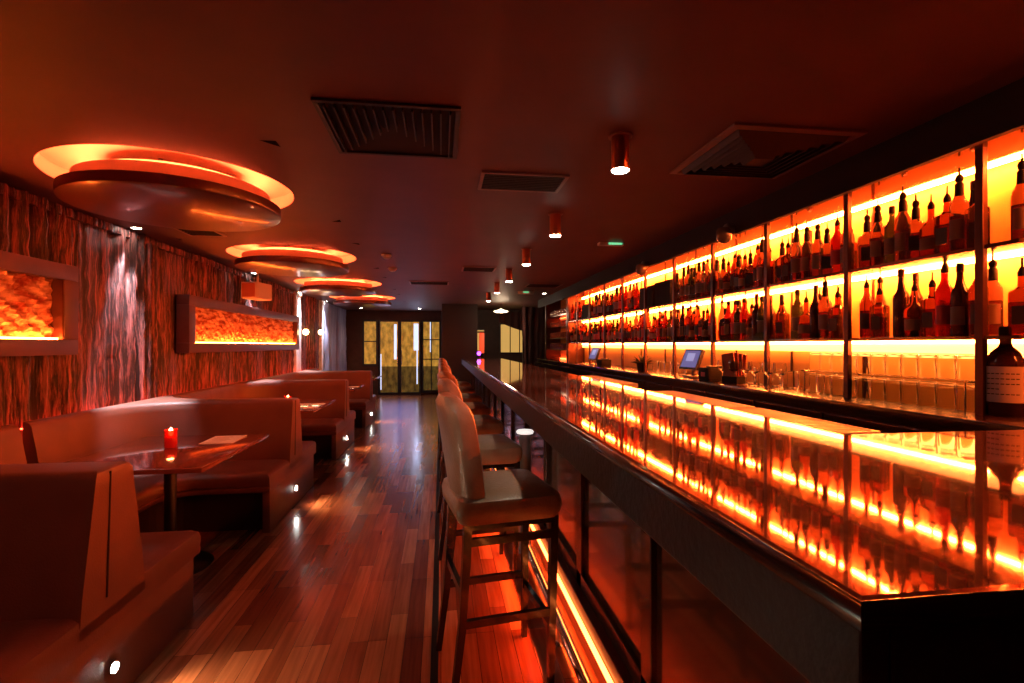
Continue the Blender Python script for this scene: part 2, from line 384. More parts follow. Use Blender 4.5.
# ------------------------------------------------------------------ curtain, lit niches, pilasters
def curtain(name, lab, y0, y1, z0, z1, x, m_, amp=.025, pitch=.095, sharp=True):
    mb = MB(); ny = int((y1-y0)/.0115); nz = 18; rnd = random.Random(int(y0*100)+5)
    ph = [rnd.uniform(-.5,.5) for _ in range(400)]
    rows = []
    for j in range(nz+1):
        z = z0+(z1-z0)*j/nz; row = []
        for i in range(ny+1):
            y = y0+(y1-y0)*i/ny
            u = y/pitch + .45*math.sin(y*3.1+z*.5) + .35*math.sin(y*7.7+z*.4)
            f = math.sin(2*PI*u); a = amp*(.6+.5*math.sin(y*5.3+1.2))
            zz_ = .006*math.sin(z*41+y*17)+.005*math.sin(z*73+y*59)
            row.append(mb.bm.verts.new((x + a*f + zz_, y, z)))
        rows.append(row)
    for j in range(nz):
        for i in range(ny): mb.bm.faces.new((rows[j][i], rows[j][i+1], rows[j+1][i+1], rows[j+1][i]))
    o = mb.build(name, m_, smooth=True, recalc=False)
    return tag(o, lab, 'curtain')
CXX = -2.59
cu = curtain('curtain', 'long crushed metallic curtain with vertical folds hanging behind the booths', -1.0, 9.41, .80, CEIL-.005, CXX, M['curtain'], amp=.052, pitch=.125)
# gathered heading of the curtain
curtain('curtain', 'short crushed metallic curtain length between the marbled and the slim pilaster', 9.83, 11.38, .80, CEIL-.005, CXX, M['curtain'], amp=.052, pitch=.125)
mb = MB(); ny = 600; rings = []
for i in range(ny+1):
    y = -1.0+10.4*i/ny; d = .012*math.sin(y*66+1.5*math.sin(y*9))
    rings.append([(CXX-.02+d, y, CEIL-.01), (CXX+.030+d, y, CEIL-.01), (CXX+.034+d, y, CEIL-.04), (CXX+.03+d, y, CEIL-.07), (CXX-.02+d, y, CEIL-.07)])
mb.loft(rings).build('curtain_heading', M['curtain'], cu, smooth=True)
# red strip behind the bench backs washing the curtain
t = thing('curtain_wash_light', 'thin red light strip on the ledge behind the banquette backs', 'light strip', (-2.525, 0, 0))
for k, yc in enumerate(UNITS):
    MB().box(-.010, .008, yc-1.19, yc+1.19, .885, .893).build('light_strip', M['strip_skirt'], t)
def niche(name, lab, y0, y1, z0, z1, fw=.10, x0=-2.56, x1=-2.44):
    t = thing(name, lab, 'wall niche', (0,0,0), 0, 'glowing framed niches on the curtain wall')
    fi = .10
    mb = MB(); mb.box(x0, x1, y0, y1, z1-fw, z1, .004); mb.box(x0, x1, y0, y1, z0, z0+fw, .004)
    mb.box(x0, x1, y0, y0+fw*1.3, z0+fw, z1-fw, .004); mb.box(x0, x1, y1-fw*1.3, y1, z0+fw, z1-fw, .004)
    mb.build('frame', M['frame'], t, smooth=True)
    a, b_, c_, d_ = y0+fw*1.3, y1-fw*1.3, z0+fw, z1-fw
    # rough stone slab, displaced
    mb = MB(); ny = max(8, int((b_-a)/.02)); nz = 16; rnd = random.Random(7); rows = []
    for j in range(nz+1):
        rows.append([mb.bm.verts.new((x0+.045+.010*math.sin(a*3+i*.9+j*1.7)+rnd.uniform(-.010,.010), a+(b_-a)*i/ny, c_+(d_-c_)*j/nz)) for i in range(ny+1)])
    for j in range(nz):
        for i in range(ny): mb.bm.faces.new((rows[j][i], rows[j][i+1], rows[j+1][i+1], rows[j+1][i]))
    mb.build('stone_panel', M['stone'], t, recalc=False)
    MB().box(x0, x0+.02, a, b_, c_, d_).build('backing', M['matt_black'], t)
    MB().box(x0+.075, x0+.088, a+.01, b_-.01, c_+.001, c_+.012).build('light_strip', M['strip_fire'], t)
    mb = MB(); mb.box(x1-.012, x1-.006, a-.006, b_+.006, d_-.004, d_+.0005); mb.box(x1-.012,x1-.006,b_-.004,b_+.0005,c_,d_); mb.build('inner_lip', M['post'], t)
    return t
niche('wall_niche', 'glowing framed niche at the left edge of the photo, cropped', 2.1, 3.84, 1.335, 1.93)
niche('wall_niche', 'long glowing framed niche with crackled stone, right of the nearest curtain spotlight', 5.38, 9.30, 1.32, 1.895)
# pilasters and side panels beyond the curtain
def pil(y, lab, w_=.26):
    t = thing('pilaster', lab, 'pilaster', (-2.585, y, 0))
    MB().box(-.06, .05, -w_/2, w_/2, 0, CEIL-.08, .01).build('shaft', M['pilaster'], t, smooth=True)
    MB().box(-.07, .07, -w_/2-.02, w_/2+.02, CEIL-.08, CEIL-.002, .008).build('capital', M['pilaster'], t, smooth=True)
    MB().box(-.07, .065, -w_/2-.015, w_/2+.015, 0, .12, .006).build('foot', M['pilaster'], t, smooth=True)
    return t
pil(9.62, 'marbled white pilaster at the far end of the long glowing niche', .34)
pil(11.5, 'slim white pilaster beside the blue grey panel', .16)
o = curtain('wall_drape', 'blue grey satin drape on the left wall beyond the curtain', 11.65, 14.2, .02, CEIL-.02, -2.52, M['bluegrey'], amp=.03, pitch=.3)
# pendants near the pilasters
for (x, y, z, lab) in ((-2.36, 9.40, 1.63, 'small warm bulb pendant in front of the white pilaster'), (-2.36, 10.55, 1.655, 'small warm bulb pendant hanging beyond the white pilaster')):
    t = thing('pendant_bulb', lab, 'pendant light', (x, y, z), 0, 'small bulb pendants by the left wall')
    MB().tube([(0,0,.06), (0,0,CEIL-z)], .004, 6).build('cord', M['post'], t)
    MB().lathe([(.0,-.055),(.035,-.045),(.055,0),(.04,.035),(.018,.05),(0,.05)], seg=16).build('bulb', M['bulb'], t, smooth=True)
    MB().lathe([(.02,.045),(.022,.085),(.006,.09)], seg=12).build('socket', M['post'], t, smooth=True)
    light('bulb_light', 'POINT', (.09,0,0), 2.5, (1,.6,.28), t, shadow_soft_size=.05)

# curtain spotlights recessed in the ceiling
sp = None
for k, y in enumerate((4.56, 7.2, 9.65, 11.6)):
    lab = ['recessed white spotlight over the curtain between the two glowing niches', 'recessed white spotlight over the curtain behind the wall speaker', 'recessed white spotlight over the marbled pilaster', 'recessed white spotlight over the slim pilaster'][k]
    if sp is None:
        t = sp = thing('curtain_spotlight', lab, 'spotlight', (-2.47, y, CEIL))
        MB().lathe([(.035,-.006),(.048,-.006),(.050,-.001),(.050,0),(.035,0)], seg=24, cap=False).build('trim_ring', M['chrome'], t, smooth=True)
        MB().lathe([(0,-.002),(.035,-.003)], seg=20).build('lens', M['led_white'], t)
        light('spot_lamp', 'SPOT', (.0,0,-.012), W_CURTAIN, (.86,.88,1), t, spot_size=R(44), spot_blend=.7, shadow_soft_size=.02, rot=(0, R(3.0), 0))
    else:
        t = copy_tree(sp); t.location = (-2.47, y, CEIL)
    tag(t, lab, 'spotlight', 'recessed spotlights over the curtain')

# speaker box hung under the ceiling
t = thing('wall_speaker', 'white box loudspeaker hung by the curtain under the ceiling', 'speaker', (-2.27, 6.75, 2.07), R(-12))
MB().box(-.10, .10, -.19, .16, -.105, .10, .015).build('cabinet', M['speaker'], t, smooth=True)
MB().box(.098, .108, -.165, .135, -.08, .075, .004).build('grille_side', M['speaker'], t)
MB().box(-.08, .08, -.202, -.19, -.085, .08, .004).build('grille', M['grille'], t)
mb = MB(); mb.tube([(0,0,.10), (0,0,CEIL-2.07)], .014, 10); mb.box(-.03,.03,-.03,.03,CEIL-2.07-.006,CEIL-2.07); mb.build('bracket', M['white_plastic'], t)

# ------------------------------------------------------------------ ceiling fittings
tp = None
for k, (x, y) in enumerate(((.815,2.25),(.83,3.66),(.845,5.03),(.85,6.38),(.85,7.8),(.86,9.3))):
    lab = ['nearest and largest cylinder spotlight on the ceiling above the bar', 'second cylinder spotlight from the camera, above the bar', 'third cylinder spotlight from the camera, above the bar', 'fourth cylinder spotlight from the camera, above the bar', 'fifth cylinder spotlight from the camera, above the bar', 'furthest cylinder spotlight above the bar, beside the white dish pendant'][k]
    if tp is None:
        t = tp = thing('cylinder_spotlight', lab, 'spotlight', (x, y, CEIL))
        MB().lathe([(.032,0),(.041,-.004),(.041,-.155),(.038,-.16),(.034,-.16),(.034,-.14),(.0,-.14)], seg=24).build('housing', mat('copper_housing', (.42,.16,.10), .28, .7), t, smooth=True)
        MB().lathe([(0,-.162),(.037,-.163),(.040,-.158)], seg=20).build('lens', M['lamp_white'], t)
        MB().lathe([(.0,0),(.055,0),(.055,-.006),(.0,-.006)], seg=24).build('ceiling_plate', M['ventframe'], t, smooth=True)
        light('spot_lamp', 'SPOT', (0,0,-.165), W_TRACK, (1,.80,.58), t, spot_size=R(78), spot_blend=.8, shadow_soft_size=.03)
    else:
        t = copy_tree(tp); t.location = (x, y, CEIL)
    tag(t, lab, 'spotlight', 'cylinder spotlights in a row above the bar')
def cassette(cx, cy, s_, lab, slats='x'):
    t = thing('ceiling_vent', lab, 'vent', (cx, cy, CEIL))
    h = s_/2
    def ringz(a, z): return [(-a,-a,z),(a,-a,z),(a,a,z),(-a,a,z)]
    MB().loft([ringz(h, 0), ringz(h, -.010), ringz(h-.03, -.016), ringz(h-.035, -.004)], cap=False).build('frame', M['ventframe'], t)
    MB().loft([ringz(h-.03, -.001), ringz(h-.03, -.003)]).build('backing', M['matt_black'], t)
    a = h-.045
    i = 0
    while a > .06:
        o = MB().loft([ringz(a, -.003), ringz(a-.016, -.030-.001*i), ringz(a-.020, -.028-.001*i), ringz(a-.006, -.003)], cap=False).build('louvre', M['vent'], t)
        a -= .036; i += 1
    MB().loft([ringz(a+.01, -.003), ringz(a-.01, -.045), ringz(.002, -.045)]).build('centre_plate', M['vent'], t)
    return t
cassette(1.575, 2.365, .64, 'square four way ceiling vent above the bar, right of the nearest spotlight')
def slatvent(x0, x1, y0, y1, lab, n=0, fan=False, m_=None):
    t = thing('ceiling_vent', lab, 'vent', ((x0+x1)/2, (y0+y1)/2, CEIL))
    a, b_ = (x1-x0)/2, (y1-y0)/2
    mb = MB(); f = .022
    mb.box(-a,a,-b_,-b_+f,-.012,0,.002); mb.box(-a,a,b_-f,b_,-.012,0,.002); mb.box(-a,-a+f,-b_+f,b_-f,-.012,0,.002); mb.box(a-f,a,-b_+f,b_-f,-.012,0,.002)
    mb.build('frame', m_ or M['ventframe'], t)
    MB().box(-a+f, a-f, -b_+f, b_-f, -.003, 0).build('backing', M['matt_black'], t)
    mb = MB()
    if fan:
        for i in range(14):
            x = -a+f+.02+(2*a-2*f-.04)*i/13; e = abs(i-6.5)/6.5
            mb.box(x-.003, x+.003, -b_+f, -b_+f+(2*b_-2*f)*(.35+.62*e), -.026, -.004)
    else:
        for i in range(n):
            y = -b_+f+(2*b_-2*f)*(i+.5)/n
            mb.box(-a+f, a-f, y-.004, y+.004, -.012, -.004)
    mb.build('slats', M['vent'], t)
    return t
slatvent(-.50, .08, 2.06, 2.62, 'large square dark ceiling vent with fanned slats, nearest the camera', fan=True, m_=M['vent'])
slatvent(.22, .72, 2.80, 3.12, 'small rectangular slatted ceiling vent, just beyond the large dark one', 9)
slatvent(.26, .68, 6.22, 6.62, 'far slim ceiling vent left of the third spotlight', 7)
slatvent(-.48, .12, 7.75, 8.15, 'far slim ceiling vent above the aisle end', 7)
slatvent(1.35, 1.9, 7.8, 8.3, 'far slim ceiling vent near the bottle shelves', 7)
slatvent(-2.16, -1.86, 4.45, 4.78, 'small slatted ceiling vent beside the curtain between the first two halo discs', 6)
def detector(x, y, lab):
    t = thing('smoke_detector', lab, 'smoke detector', (x, y, CEIL), 0, 'smoke detectors on the ceiling')
    MB().lathe([(0,0),(.055,0),(.055,-.012),(.048,-.02),(0,-.02)], seg=24).build('base', M['white_plastic'], t, smooth=True)
    MB().lathe([(.04,-.02),(.038,-.035),(.02,-.045),(0,-.045)], seg=24).build('sensor', M['white_plastic'], t, smooth=True)
detector(-.573, 5.55, 'white smoke detector above the aisle, the nearer of two')
detector(-.60, 6.5, 'white smoke detector above the aisle, the further of two')
def downlight(x, y, lab, e=32):
    t = thing('recessed_downlight', lab, 'downlight', (x, y, CEIL), 0, 'small recessed downlights at the far end')
    MB().lathe([(.036,0),(.036,-.005),(.05,-.004),(.052,0)], seg=20, cap=False).build('trim_ring', M['chrome'], t, smooth=True)
    MB().lathe([(0,-.002),(.036,-.003)], seg=18).build('lens', M['lamp_white'], t)
    light('downlight_lamp', 'SPOT', (0,0,-.01), e, (1,.78,.55), t, spot_size=R(100), spot_blend=.8, shadow_soft_size=.03)
downlight(-.56, 13.6, 'small recessed downlight above the glazed doors')
downlight(-2.05, 13.6, 'small recessed downlight near the blue grey drape, further one')
downlight(-1.95, 12.0, 'small recessed downlight near the blue grey drape, nearer one')
downlight(1.9, 9.3, 'small recessed downlight in front of the dark drapes beside the bar', 4)
# aisle downlights (white) over the walkway
for (x, y, lab) in ((-.75, .9, 'recessed white downlight above the near aisle'), ):
    t = thing('recessed_downlight', lab, 'downlight', (x, y, CEIL))
    MB().lathe([(.036,0),(.036,-.005),(.05,-.004),(.052,0)], seg=20, cap=False).build('trim_ring', M['chrome'], t, smooth=True)
    MB().lathe([(0,-.002),(.036,-.003)], seg=18).build('lens', M['led_white'], t)
    s_ = light('downlight_lamp', 'SPOT', (x, y, CEIL-.01), W_AISLE, (.95,.93,.95), None, spot_size=R(30), spot_blend=.5, shadow_soft_size=.03)
    aim(s_, (.05, 2.75, .75))
# emergency sign
t = thing('exit_sign', 'green lit emergency sign plate under the ceiling over the bar', 'sign', (1.60, 4.62, CEIL), R(0))
MB().box(-.14, .10, -.03, .03, -.026, 0, .004).build('housing', M['white_plastic'], t)
MB().box(-.05, .08, -.034, -.030, -.022, -.004).build('lit_face', M['exitgreen'], t)
t = thing('exit_sign', 'tiny far green lit emergency sign plate near the last ceiling vent', 'sign', (1.50, 9.0, CEIL), R(0))
MB().box(-.14, .14, -.03, .03, -.05, 0, .004).build('housing', M['white_plastic'], t)
MB().box(-.05, .05, -.034, -.030, -.030, -.010).build('lit_face', M['exitgreen'], t)

# ------------------------------------------------------------------ the bar
BX, BT, BI = .437, 1.13, 1.217
BY0, BY1, BYR = .48, 11.2, 1.395
t = thing('bar_counter', 'long bar with polished reflective top and walnut front running down the room', 'bar counter', (0,0,0))
def Lplan(i, z): # L shaped top, inset i
    return [(BX+i, BY0+i, z), (1.955, BY0+i, z), (1.955, BYR-i, z), (BI-i, BYR-i, z), (BI-i, BY1-i, z), (BX+i, BY1-i, z)]
MB().loft([Lplan(.004, BT-.001), Lplan(.012, BT)]).build('bar_top', M['bartop'], t)
MB().loft([Lplan(.006, BT-.036), Lplan(.001, BT-.032), Lplan(0, BT-.026), Lplan(0, BT-.006), Lplan(.003, BT-.001)]).build('bar_edge', M['baredge'], t, smooth=True)
MB().box(BX+.010, BX+.045, BY0+.010, BY1-.01, .985, BT-.036, .004).build('apron', M['apron'], t)
MB().box(BX+.045, 1.955, BY0+.010, BY0+.045, .05, BT-.036, .004).build('end_panel', M['apron'], t)
PX = .64
MB().box(PX+.02, PX+.06, BY0+.05, BY1-.02, .0, .99).build('front_panel', M['barpanel'], t)
mb = MB()
yy = .75
sty = []
while yy < BY1: sty.append(yy); yy += .79
for y in sty:
    o = MB().box(PX, PX+.025, y-.04, y+.04, .27, .985, .004).build('stile', M['barstile'], t)
mb = MB(); mb.box(PX, PX+.022, BY0+.05, BY1-.02, .27, .34, .003); mb.box(PX, PX+.022, BY0+.05, BY1-.02, .93, .985, .003); mb.build('rail', M['barstile'], t)
MB().box(PX-.034, PX+.03, BY0+.03, BY1-.02, .212, .27, .004).build('plinth_ledge', M['plinth'], t)
MB().box(PX+.01, PX+.03, BY0+.03, BY1-.02, 0, .215).build('kick_panel', M['plinth'], t)
MB().box(PX-.046, PX-.032, BY0+.04, BY1-.04, .183, .198).build('light_strip', M['strip_kick'], t)
o = light('kick_light', 'AREA', (PX-.05, (BY0+BY1)/2, .180), 150, (1,.13,.025), t, shape='RECTANGLE', size=.012, size_y=BY1-BY0-.1, spread=R(100)); o.rotation_euler = (0, R(28), 0)
MB().box(BI-.04, BI-.01, BYR, BY1-.02, .0, BT-.036).build('inner_panel', M['matt_black'], t)
# foot rail (lifts away: its own thing)
t = thing('foot_rail', 'chrome foot rail on floor brackets in front of the bar base', 'foot rail', (0,0,0))
MB().tube([(.55, BY0+.05, .10), (.55, BY1-.1, .10)], .026, 12).build('rail_tube', M['chrome'], t, smooth=True)
for y in sty[::2]:
    mb = MB(); mb.tube([(.55, y, .10), (.55, y, .004)], .012, 8); mb.lathe([(.03,0),(.03,.006),(.014,.012)], (.55,y,0), 14); mb.build('bracket', M['chrome'], t, smooth=True)
# steel drip rail / service trays along the inner edge
def service(y0, y1, lab):
    t = thing('service_tray', lab, 'tray', (1.285, (y0+y1)/2, BT-.03), 0, 'service trays along the inner bar edge')
    h = (y1-y0)/2
    mb = MB(); mb.box(-.065, .075, -h, h, 0, .006, .001); mb.box(-.065,-.06,-h,h,.006,.03); mb.box(.07,.075,-h,h,.006,.03); mb.box(-.06,.07,-h,-h+.005,.006,.03); mb.box(-.06,.07,h-.005,h,.006,.03)
    mb.build('tray', M['steel'], t)
    mb = MB()
    for i in range(int(h*2/.03)): mb.box(-.06, .07, -h+.012+i*.03, -h+.022+i*.03, .024, .028)
    mb.build('grate', M['steel'], t)
service(1.42, 2.02, 'steel service tray at the inner bar edge nearest the corner')
service(2.06, 2.85, 'steel service tray at the inner bar edge, second from the corner')
service(3.4, 4.4, 'steel service tray at the inner bar edge, furthest from the corner')
# under-bar post with a bright cap between the first two stools
t = thing('bar_post', 'short grey round post with bright white cap under the bar edge beside the second stool', 'post', (.565, 3.42, 0))
MB().lathe([(.0,0),(.06,0),(.06,.01),(.042,.02),(.040,.80),(.0,.80)], seg=24).build('shaft', M['grey_metal'], t, smooth=True)
MB().lathe([(.0,.80),(.055,.80),(.06,.812),(.052,.822),(.0,.824)], seg=24).build('cap', mat('white_glow_cap', (.9,.88,.85), .2, emit=(1,.93,.85), es=.9), t, smooth=True)  # glow put into the cap stands in for light falling on it

# ------------------------------------------------------------------ bar stools
def make_stool():
    t = thing('bar_stool', '', 'bar stool')
    # local: faces +x, seat centre at origin
    sw, sd = .215, .215
    def rr(a, b_, z, r_=.05, cx=0):
        pts = []
        for (sx, sy, a0) in ((1,1,0),(-1,1,PI/2),(-1,-1,PI),(1,-1,1.5*PI)):
            for i in range(5):
                an = a0+PI/2*i/4
                pts.append((cx+sx*(a-r_)+r_*math.cos(an), sy*(b_-r_)+r_*math.sin(an), z))
        return pts
    MB().loft([rr(.195,.195,.690), rr(.208,.208,.695), rr(.218,.218,.715), rr(.222,.222,.755), rr(.214,.214,.785), rr(.19,.19,.803), rr(.12,.12,.813), rr(.06,.06,.815)]).build('seat', M['stool_leather'], t, smooth=True)
    # backrest: padded, leaning back, arched top
    rings = []
    nz = 14
    for i in range(nz+1):
        u = i/nz; z = .715+.475*u
        hw = .198+.012*math.sin(u*PI*.8) - (.0 if u < .82 else .10*((u-.82)/.18)**2.2)
        th = .048 - (.0 if u < .9 else .022*((u-.9)/.1)**2) + (.004*math.sin(PI*u))
        xc = -.155-.052*u-.022*u*u
        ring = []
        for k in range(20):
            a = 2*PI*k/20; ca, sa = math.cos(a), math.sin(a)
            e = .45
            ring.append((xc+th*math.copysign(abs(ca)**e, ca) - .018*(1-(sa)**2)*0, hw*math.copysign(abs(sa)**e, sa), z))
        # slight wrap of the back around the sitter
        ring = [(x+.025*(abs(y)/.2)**2, y, z_) for x, y, z_ in ring]
        rings.append(ring)
    MB().loft(rings).build('backrest', M['stool_leather'], t, smooth=True)
    # piping seam along the back's edge
    for (sx, sy) in ((1,1),(1,-1)):
        MB().tube([(.185, sy*.185, .70), (.180, sy*.180, .35), (.175, sy*.176, .0)], [.023,.021,.017], 4).build('leg', M['stool_wood'], t)
    for sy in (1,-1):
        MB().tube([(-.175, sy*.178, .74), (-.182, sy*.178, .55), (-.20, sy*.18, .28), (-.235, sy*.185, .0)], [.022,.023,.021,.017], 4).build('leg', M['stool_wood'], t)
    for sy in (1,-1):
        MB().box(-.19, .18, sy*.18-.010, sy*.18+.010, .605, .635).build('stretcher', M['stool_wood'], t)
        MB().box(-.205, .18, sy*.18-.011, sy*.18+.011, .285, .315).build('stretcher', M['stool_wood'], t)
    MB().box(.168, .190, -.18, .18, .235, .265).build('stretcher', M['stool_wood'], t)
    MB().box(-.202, -.182, -.18, .18, .40, .43).build('stretcher', M['stool_wood'], t)
    MB().box(-.18, .18, -.18, .18, .665, .692).build('seat_frame', M['stool_wood'], t)
    return t
st = make_stool()
SY = [2.22, 3.20, 4.16, 5.12, 6.12, 7.15, 8.2]
sl = ['nearest brown leather bar stool, whole frame and legs in view', 'second bar stool from the camera, directly behind the nearest one', 'third bar stool from the camera along the bar', 'fourth bar stool from the camera along the bar',
      'fifth bar stool from the camera along the bar', 'sixth bar stool from the camera along the bar', 'furthest bar stool, at the end of the row']
for k, y in enumerate(SY):
    t = st if k == 0 else copy_tree(st)
    t.location = (.250-.003*k, y, 0); t.rotation_euler = (0,0,R([9,7,10,5,8,4,7][k]))
    tag(t, sl[k], 'bar stool', 'bar stools in a row along the bar')

# ------------------------------------------------------------------ back bar
XB = 2.44; CZ = 1.12; XS = 2.15; Z1 = 1.437; Z2 = 1.80; ZS = 2.19; XV = 2.10
SB0, SB1 = .2, 8.45
t = thing('back_bar_counter', 'dark back counter under the lit bottle shelves', 'counter', (0,0,0))
MB().box(1.97, XB, -.6, 10.6, CZ-.045, CZ, .006).build('countertop', M['counter'], t, smooth=True)
MB().box(2.02, XB, -.6, 10.6, .10, CZ-.045).build('cabinet_body', M['counter'], t)
MB().box(2.08, XB, -.6, 10.6, 0, .10).build('kick_board', M['matt_black'], t)
y = -.55
while y < 10.3:
    d = MB().box(2.003, 2.02, y+.01, y+.59, .13, CZ-.08, .004).build('door', M['counter'], t)
    MB().tube([(1.985, y+.54, .60), (1.985, y+.54, .80)], .006, 8).build('handle', M['steel'], d)
    y += .6
# valance (ceiling bulkhead) and glossy soffit
struct('trim_2', MB().box(XV-.03, XV, -2.0, 10.8, ZS, CEIL), M['matt_black'], 'black bulkhead above the bottle shelves')
struct('trim_3', MB().box(XV, XR, -2.0, 10.8, ZS, ZS+.02), mat('glossy_soffit', (.22,.05,.03), .10, .3, coat=.8), 'glossy soffit above the bottle shelves')
# wall behind: amber back panel
struct('wall_back_bar', MB().box(XB+.005, XB+.06, -.6, 10.6, 0, ZS), M['backpanel'], 'amber lit panel behind the bottles')
# shelving
t = thing('bottle_shelving', 'two tier back bar shelving with bronze posts and amber lighting strips', 'shelf', (0,0,0))
POSTS = [1.77, 2.45, 3.13, 3.81, 4.49, 5.17, 5.85, 6.53, 7.21, 7.89, 8.45]
for y in POSTS:
    MB().box(XS-.012, XS+.012, y-.016, y+.016, CZ, ZS, .002).build('post', M['post'], t)
MB().box(XB-.03, XB+.004, 1.60, 1.63, CZ, ZS).build('post', M['post'], t)
for y in POSTS[1:]:
    MB().box(XB-.006, XB+.004, y+.14, y+.152, CZ, ZS).build('panel_joint', M['post'], t)
SH0 = 1.63
for z, nm in ((Z1, 'shelf'), (Z2, 'shelf')):
    MB().box(XS-.005, XB, SH0, SB1, z-.016, z, .002).build(nm, M['shelf_glass'], t)
MB().box(XB-.055, XB-.004, SH0+.01, SB1-.01, Z1-.078, Z1-.022).build('light_box', M['strip_box'], t)
for z in (Z1-.018, Z2-.018, ZS-.002):
    for i in range(3):
        y0 = 1.05+2.47*i if z > ZS-.1 or i else SH0+.01
        if i == 0: y0 = SH0+.01
        y1 = 1.05+2.47*(i+1) if i < 2 else SB1-.01
        MB().box(XB-.060, XB-.046, y0, y1, z-.010, z).build('light_strip', M['strip_bar'], t)
MB().box(XB-.030, XB-.012, .2, SH0-.05, ZS-.014, ZS-.002).build('light_strip', M['strip_bar'], t)

# bottles
BM = {
 'amber': mat('amber_spirit_glass', (.85,.32,.08), .04, trans=.92, ior=1.3),
 'red': mat('red_spirit_glass', (.75,.06,.025), .05, trans=.85, ior=1.3),
 'dark': mat('dark_bottle_glass', (.05,.012,.010), .10, trans=.25, ior=1.4),
 'green': mat('green_bottle_glass', (.12,.20,.04), .06, trans=.7, ior=1.3),
 'clear': mat('clear_bottle_glass', (.95,.80,.62), .03, trans=.95, ior=1.2),
}
LIQ = [mat('dark_amber_spirit', (.70,.17,.035), .05, trans=.85, ior=1.2), mat('brown_red_spirit', (.50,.07,.02), .05, trans=.8, ior=1.2)]
LM = {'black': mat('black_label', (.02,.012,.012), .5), 'cream': mat('cream_label', (.20,.115,.08), .6), 'red': mat('red_label', (.45,.03,.02), .5), 'tan': mat('tan_label', (.2,.09,.04), .6)}
CAPM = {'black': M['matt_black'], 'red': mat('red_cap', (.35,.03,.02), .4), 'bronze': M['post']}
def sq(pts_r, n=4, seg=20, e=.35):
    return None
def bottle_proto(shape, glass, lab, top):
    H_ = {'round':(.038,.20,.245), 'slim':(.032,.20,.26), 'square':(.042,.17,.205), 'squat':(.052,.13,.18), 'flask':(.046,.165,.20), 'wine':(.037,.19,.235)}[shape]
    r_, hb, hn = H_
    hh = {'round':.30,'slim':.33,'square':.255,'squat':.25,'flask':.255,'wine':.31}[shape]
    nr = .0145
    prof = [(0,.0),(r_*.9,.0),(r_,.008),(r_,hb*.55),(r_,hb)]
    if shape == 'wine': prof += [(r_*.93,hb+.012),(r_*.6,hb+.035),(nr*1.15,hb+.062),(nr,hb+.08),(nr,hh)]
    elif shape in ('square','flask'): prof += [(r_*.94,hb+.008),(r_*.55,hb+.020),(nr*1.1,hb+.032),(nr,hn+.01),(nr,hh)]
    else: prof += [(r_*.95,hb+.010),(r_*.7,hb+.025),(nr*1.2,hn),(nr,hn+.012),(nr,hh)]
    prof.append((nr*.9, hh+.001)); prof.append((0, hh+.002))
    mb = MB()
    if shape in ('square','flask'):
        seg_ = 24; rings = []
        for rad, z in prof:
            body = rad > r_*.6; e = .30 if body else 1.0; sx = .62 if (shape == 'flask' and body) else 1.0
            rings.append([(max(rad,.0004)*sx*math.copysign(abs(math.cos(2*PI*i/seg_))**e, math.cos(2*PI*i/seg_)), max(rad,.0004)*math.copysign(abs(math.sin(2*PI*i/seg_))**e, math.sin(2*PI*i/seg_)), z) for i in range(seg_)])
        mb.loft(rings)
        lx = r_*(.62 if shape == 'flask' else 1)*1.0
    else: mb.lathe(prof, seg=20)
    o = mb.build('bottle', BM[glass], smooth=True)
    if glass in ('clear', 'amber') and shape not in ('square', 'flask'):
        MB().lathe([(0,.006),(r_*.86,.006),(r_*.88,.012),(r_*.88,hb*.78),(0,hb*.78)], seg=20).build('liquid', LIQ[len(shape) % 2], o, smooth=True)
    elif glass in ('clear', 'amber'):
        w_ = r_*(.52 if shape == 'flask' else .86); MB().box(-w_, w_, -r_*.86, r_*.86, .006, hb*.8, .006).build('liquid', LIQ[1], o, smooth=True)
    if lab:
        z0, z1 = hb*.26, hb*.70
        if shape in ('square','flask'):
            MB().box(-lx-.0025, -lx-.0005, -r_*.62, r_*.62, z0, z1).build('label', LM[lab], o)
        else:
            mb = MB(); rings = []
            for i in range(13):
                a = PI-.95+1.9*i/12
                rings.append([((r_+d)*math.cos(a), (r_+d)*math.sin(a), z) for d, z in ((.0006,z0),(.0014,z0),(.0014,z1),(.0006,z1))])
            mb.loft(rings).build('label', LM[lab], o, smooth=True)
    if top == 'pourer':
        MB().lathe([(.0,-.012),(.016,-.012),(.017,.002),(.013,.012),(.010,.020),(.0045,.026),(.0038,.062),(0,.062)], (0,0,hh), 12).build('pourer', CAPM['black'], o, smooth=True)
    elif top == 'big_pourer':
        MB().lathe([(.0,-.055),(.0195,-.055),(.0185,-.004),(.012,.004),(.016,.012),(.018,.024),(.012,.036),(.005,.040),(.004,.07),(0,.07)], (0,0,hh), 14).build('pourer', CAPM['black'], o, smooth=True)
    else:
        MB().lathe([(.0,-.02),(.0165,-.02),(.0168,.016),(.014,.02),(0,.02)], (0,0,hh), 14).build('cap', CAPM[top], o, smooth=True)
    return o
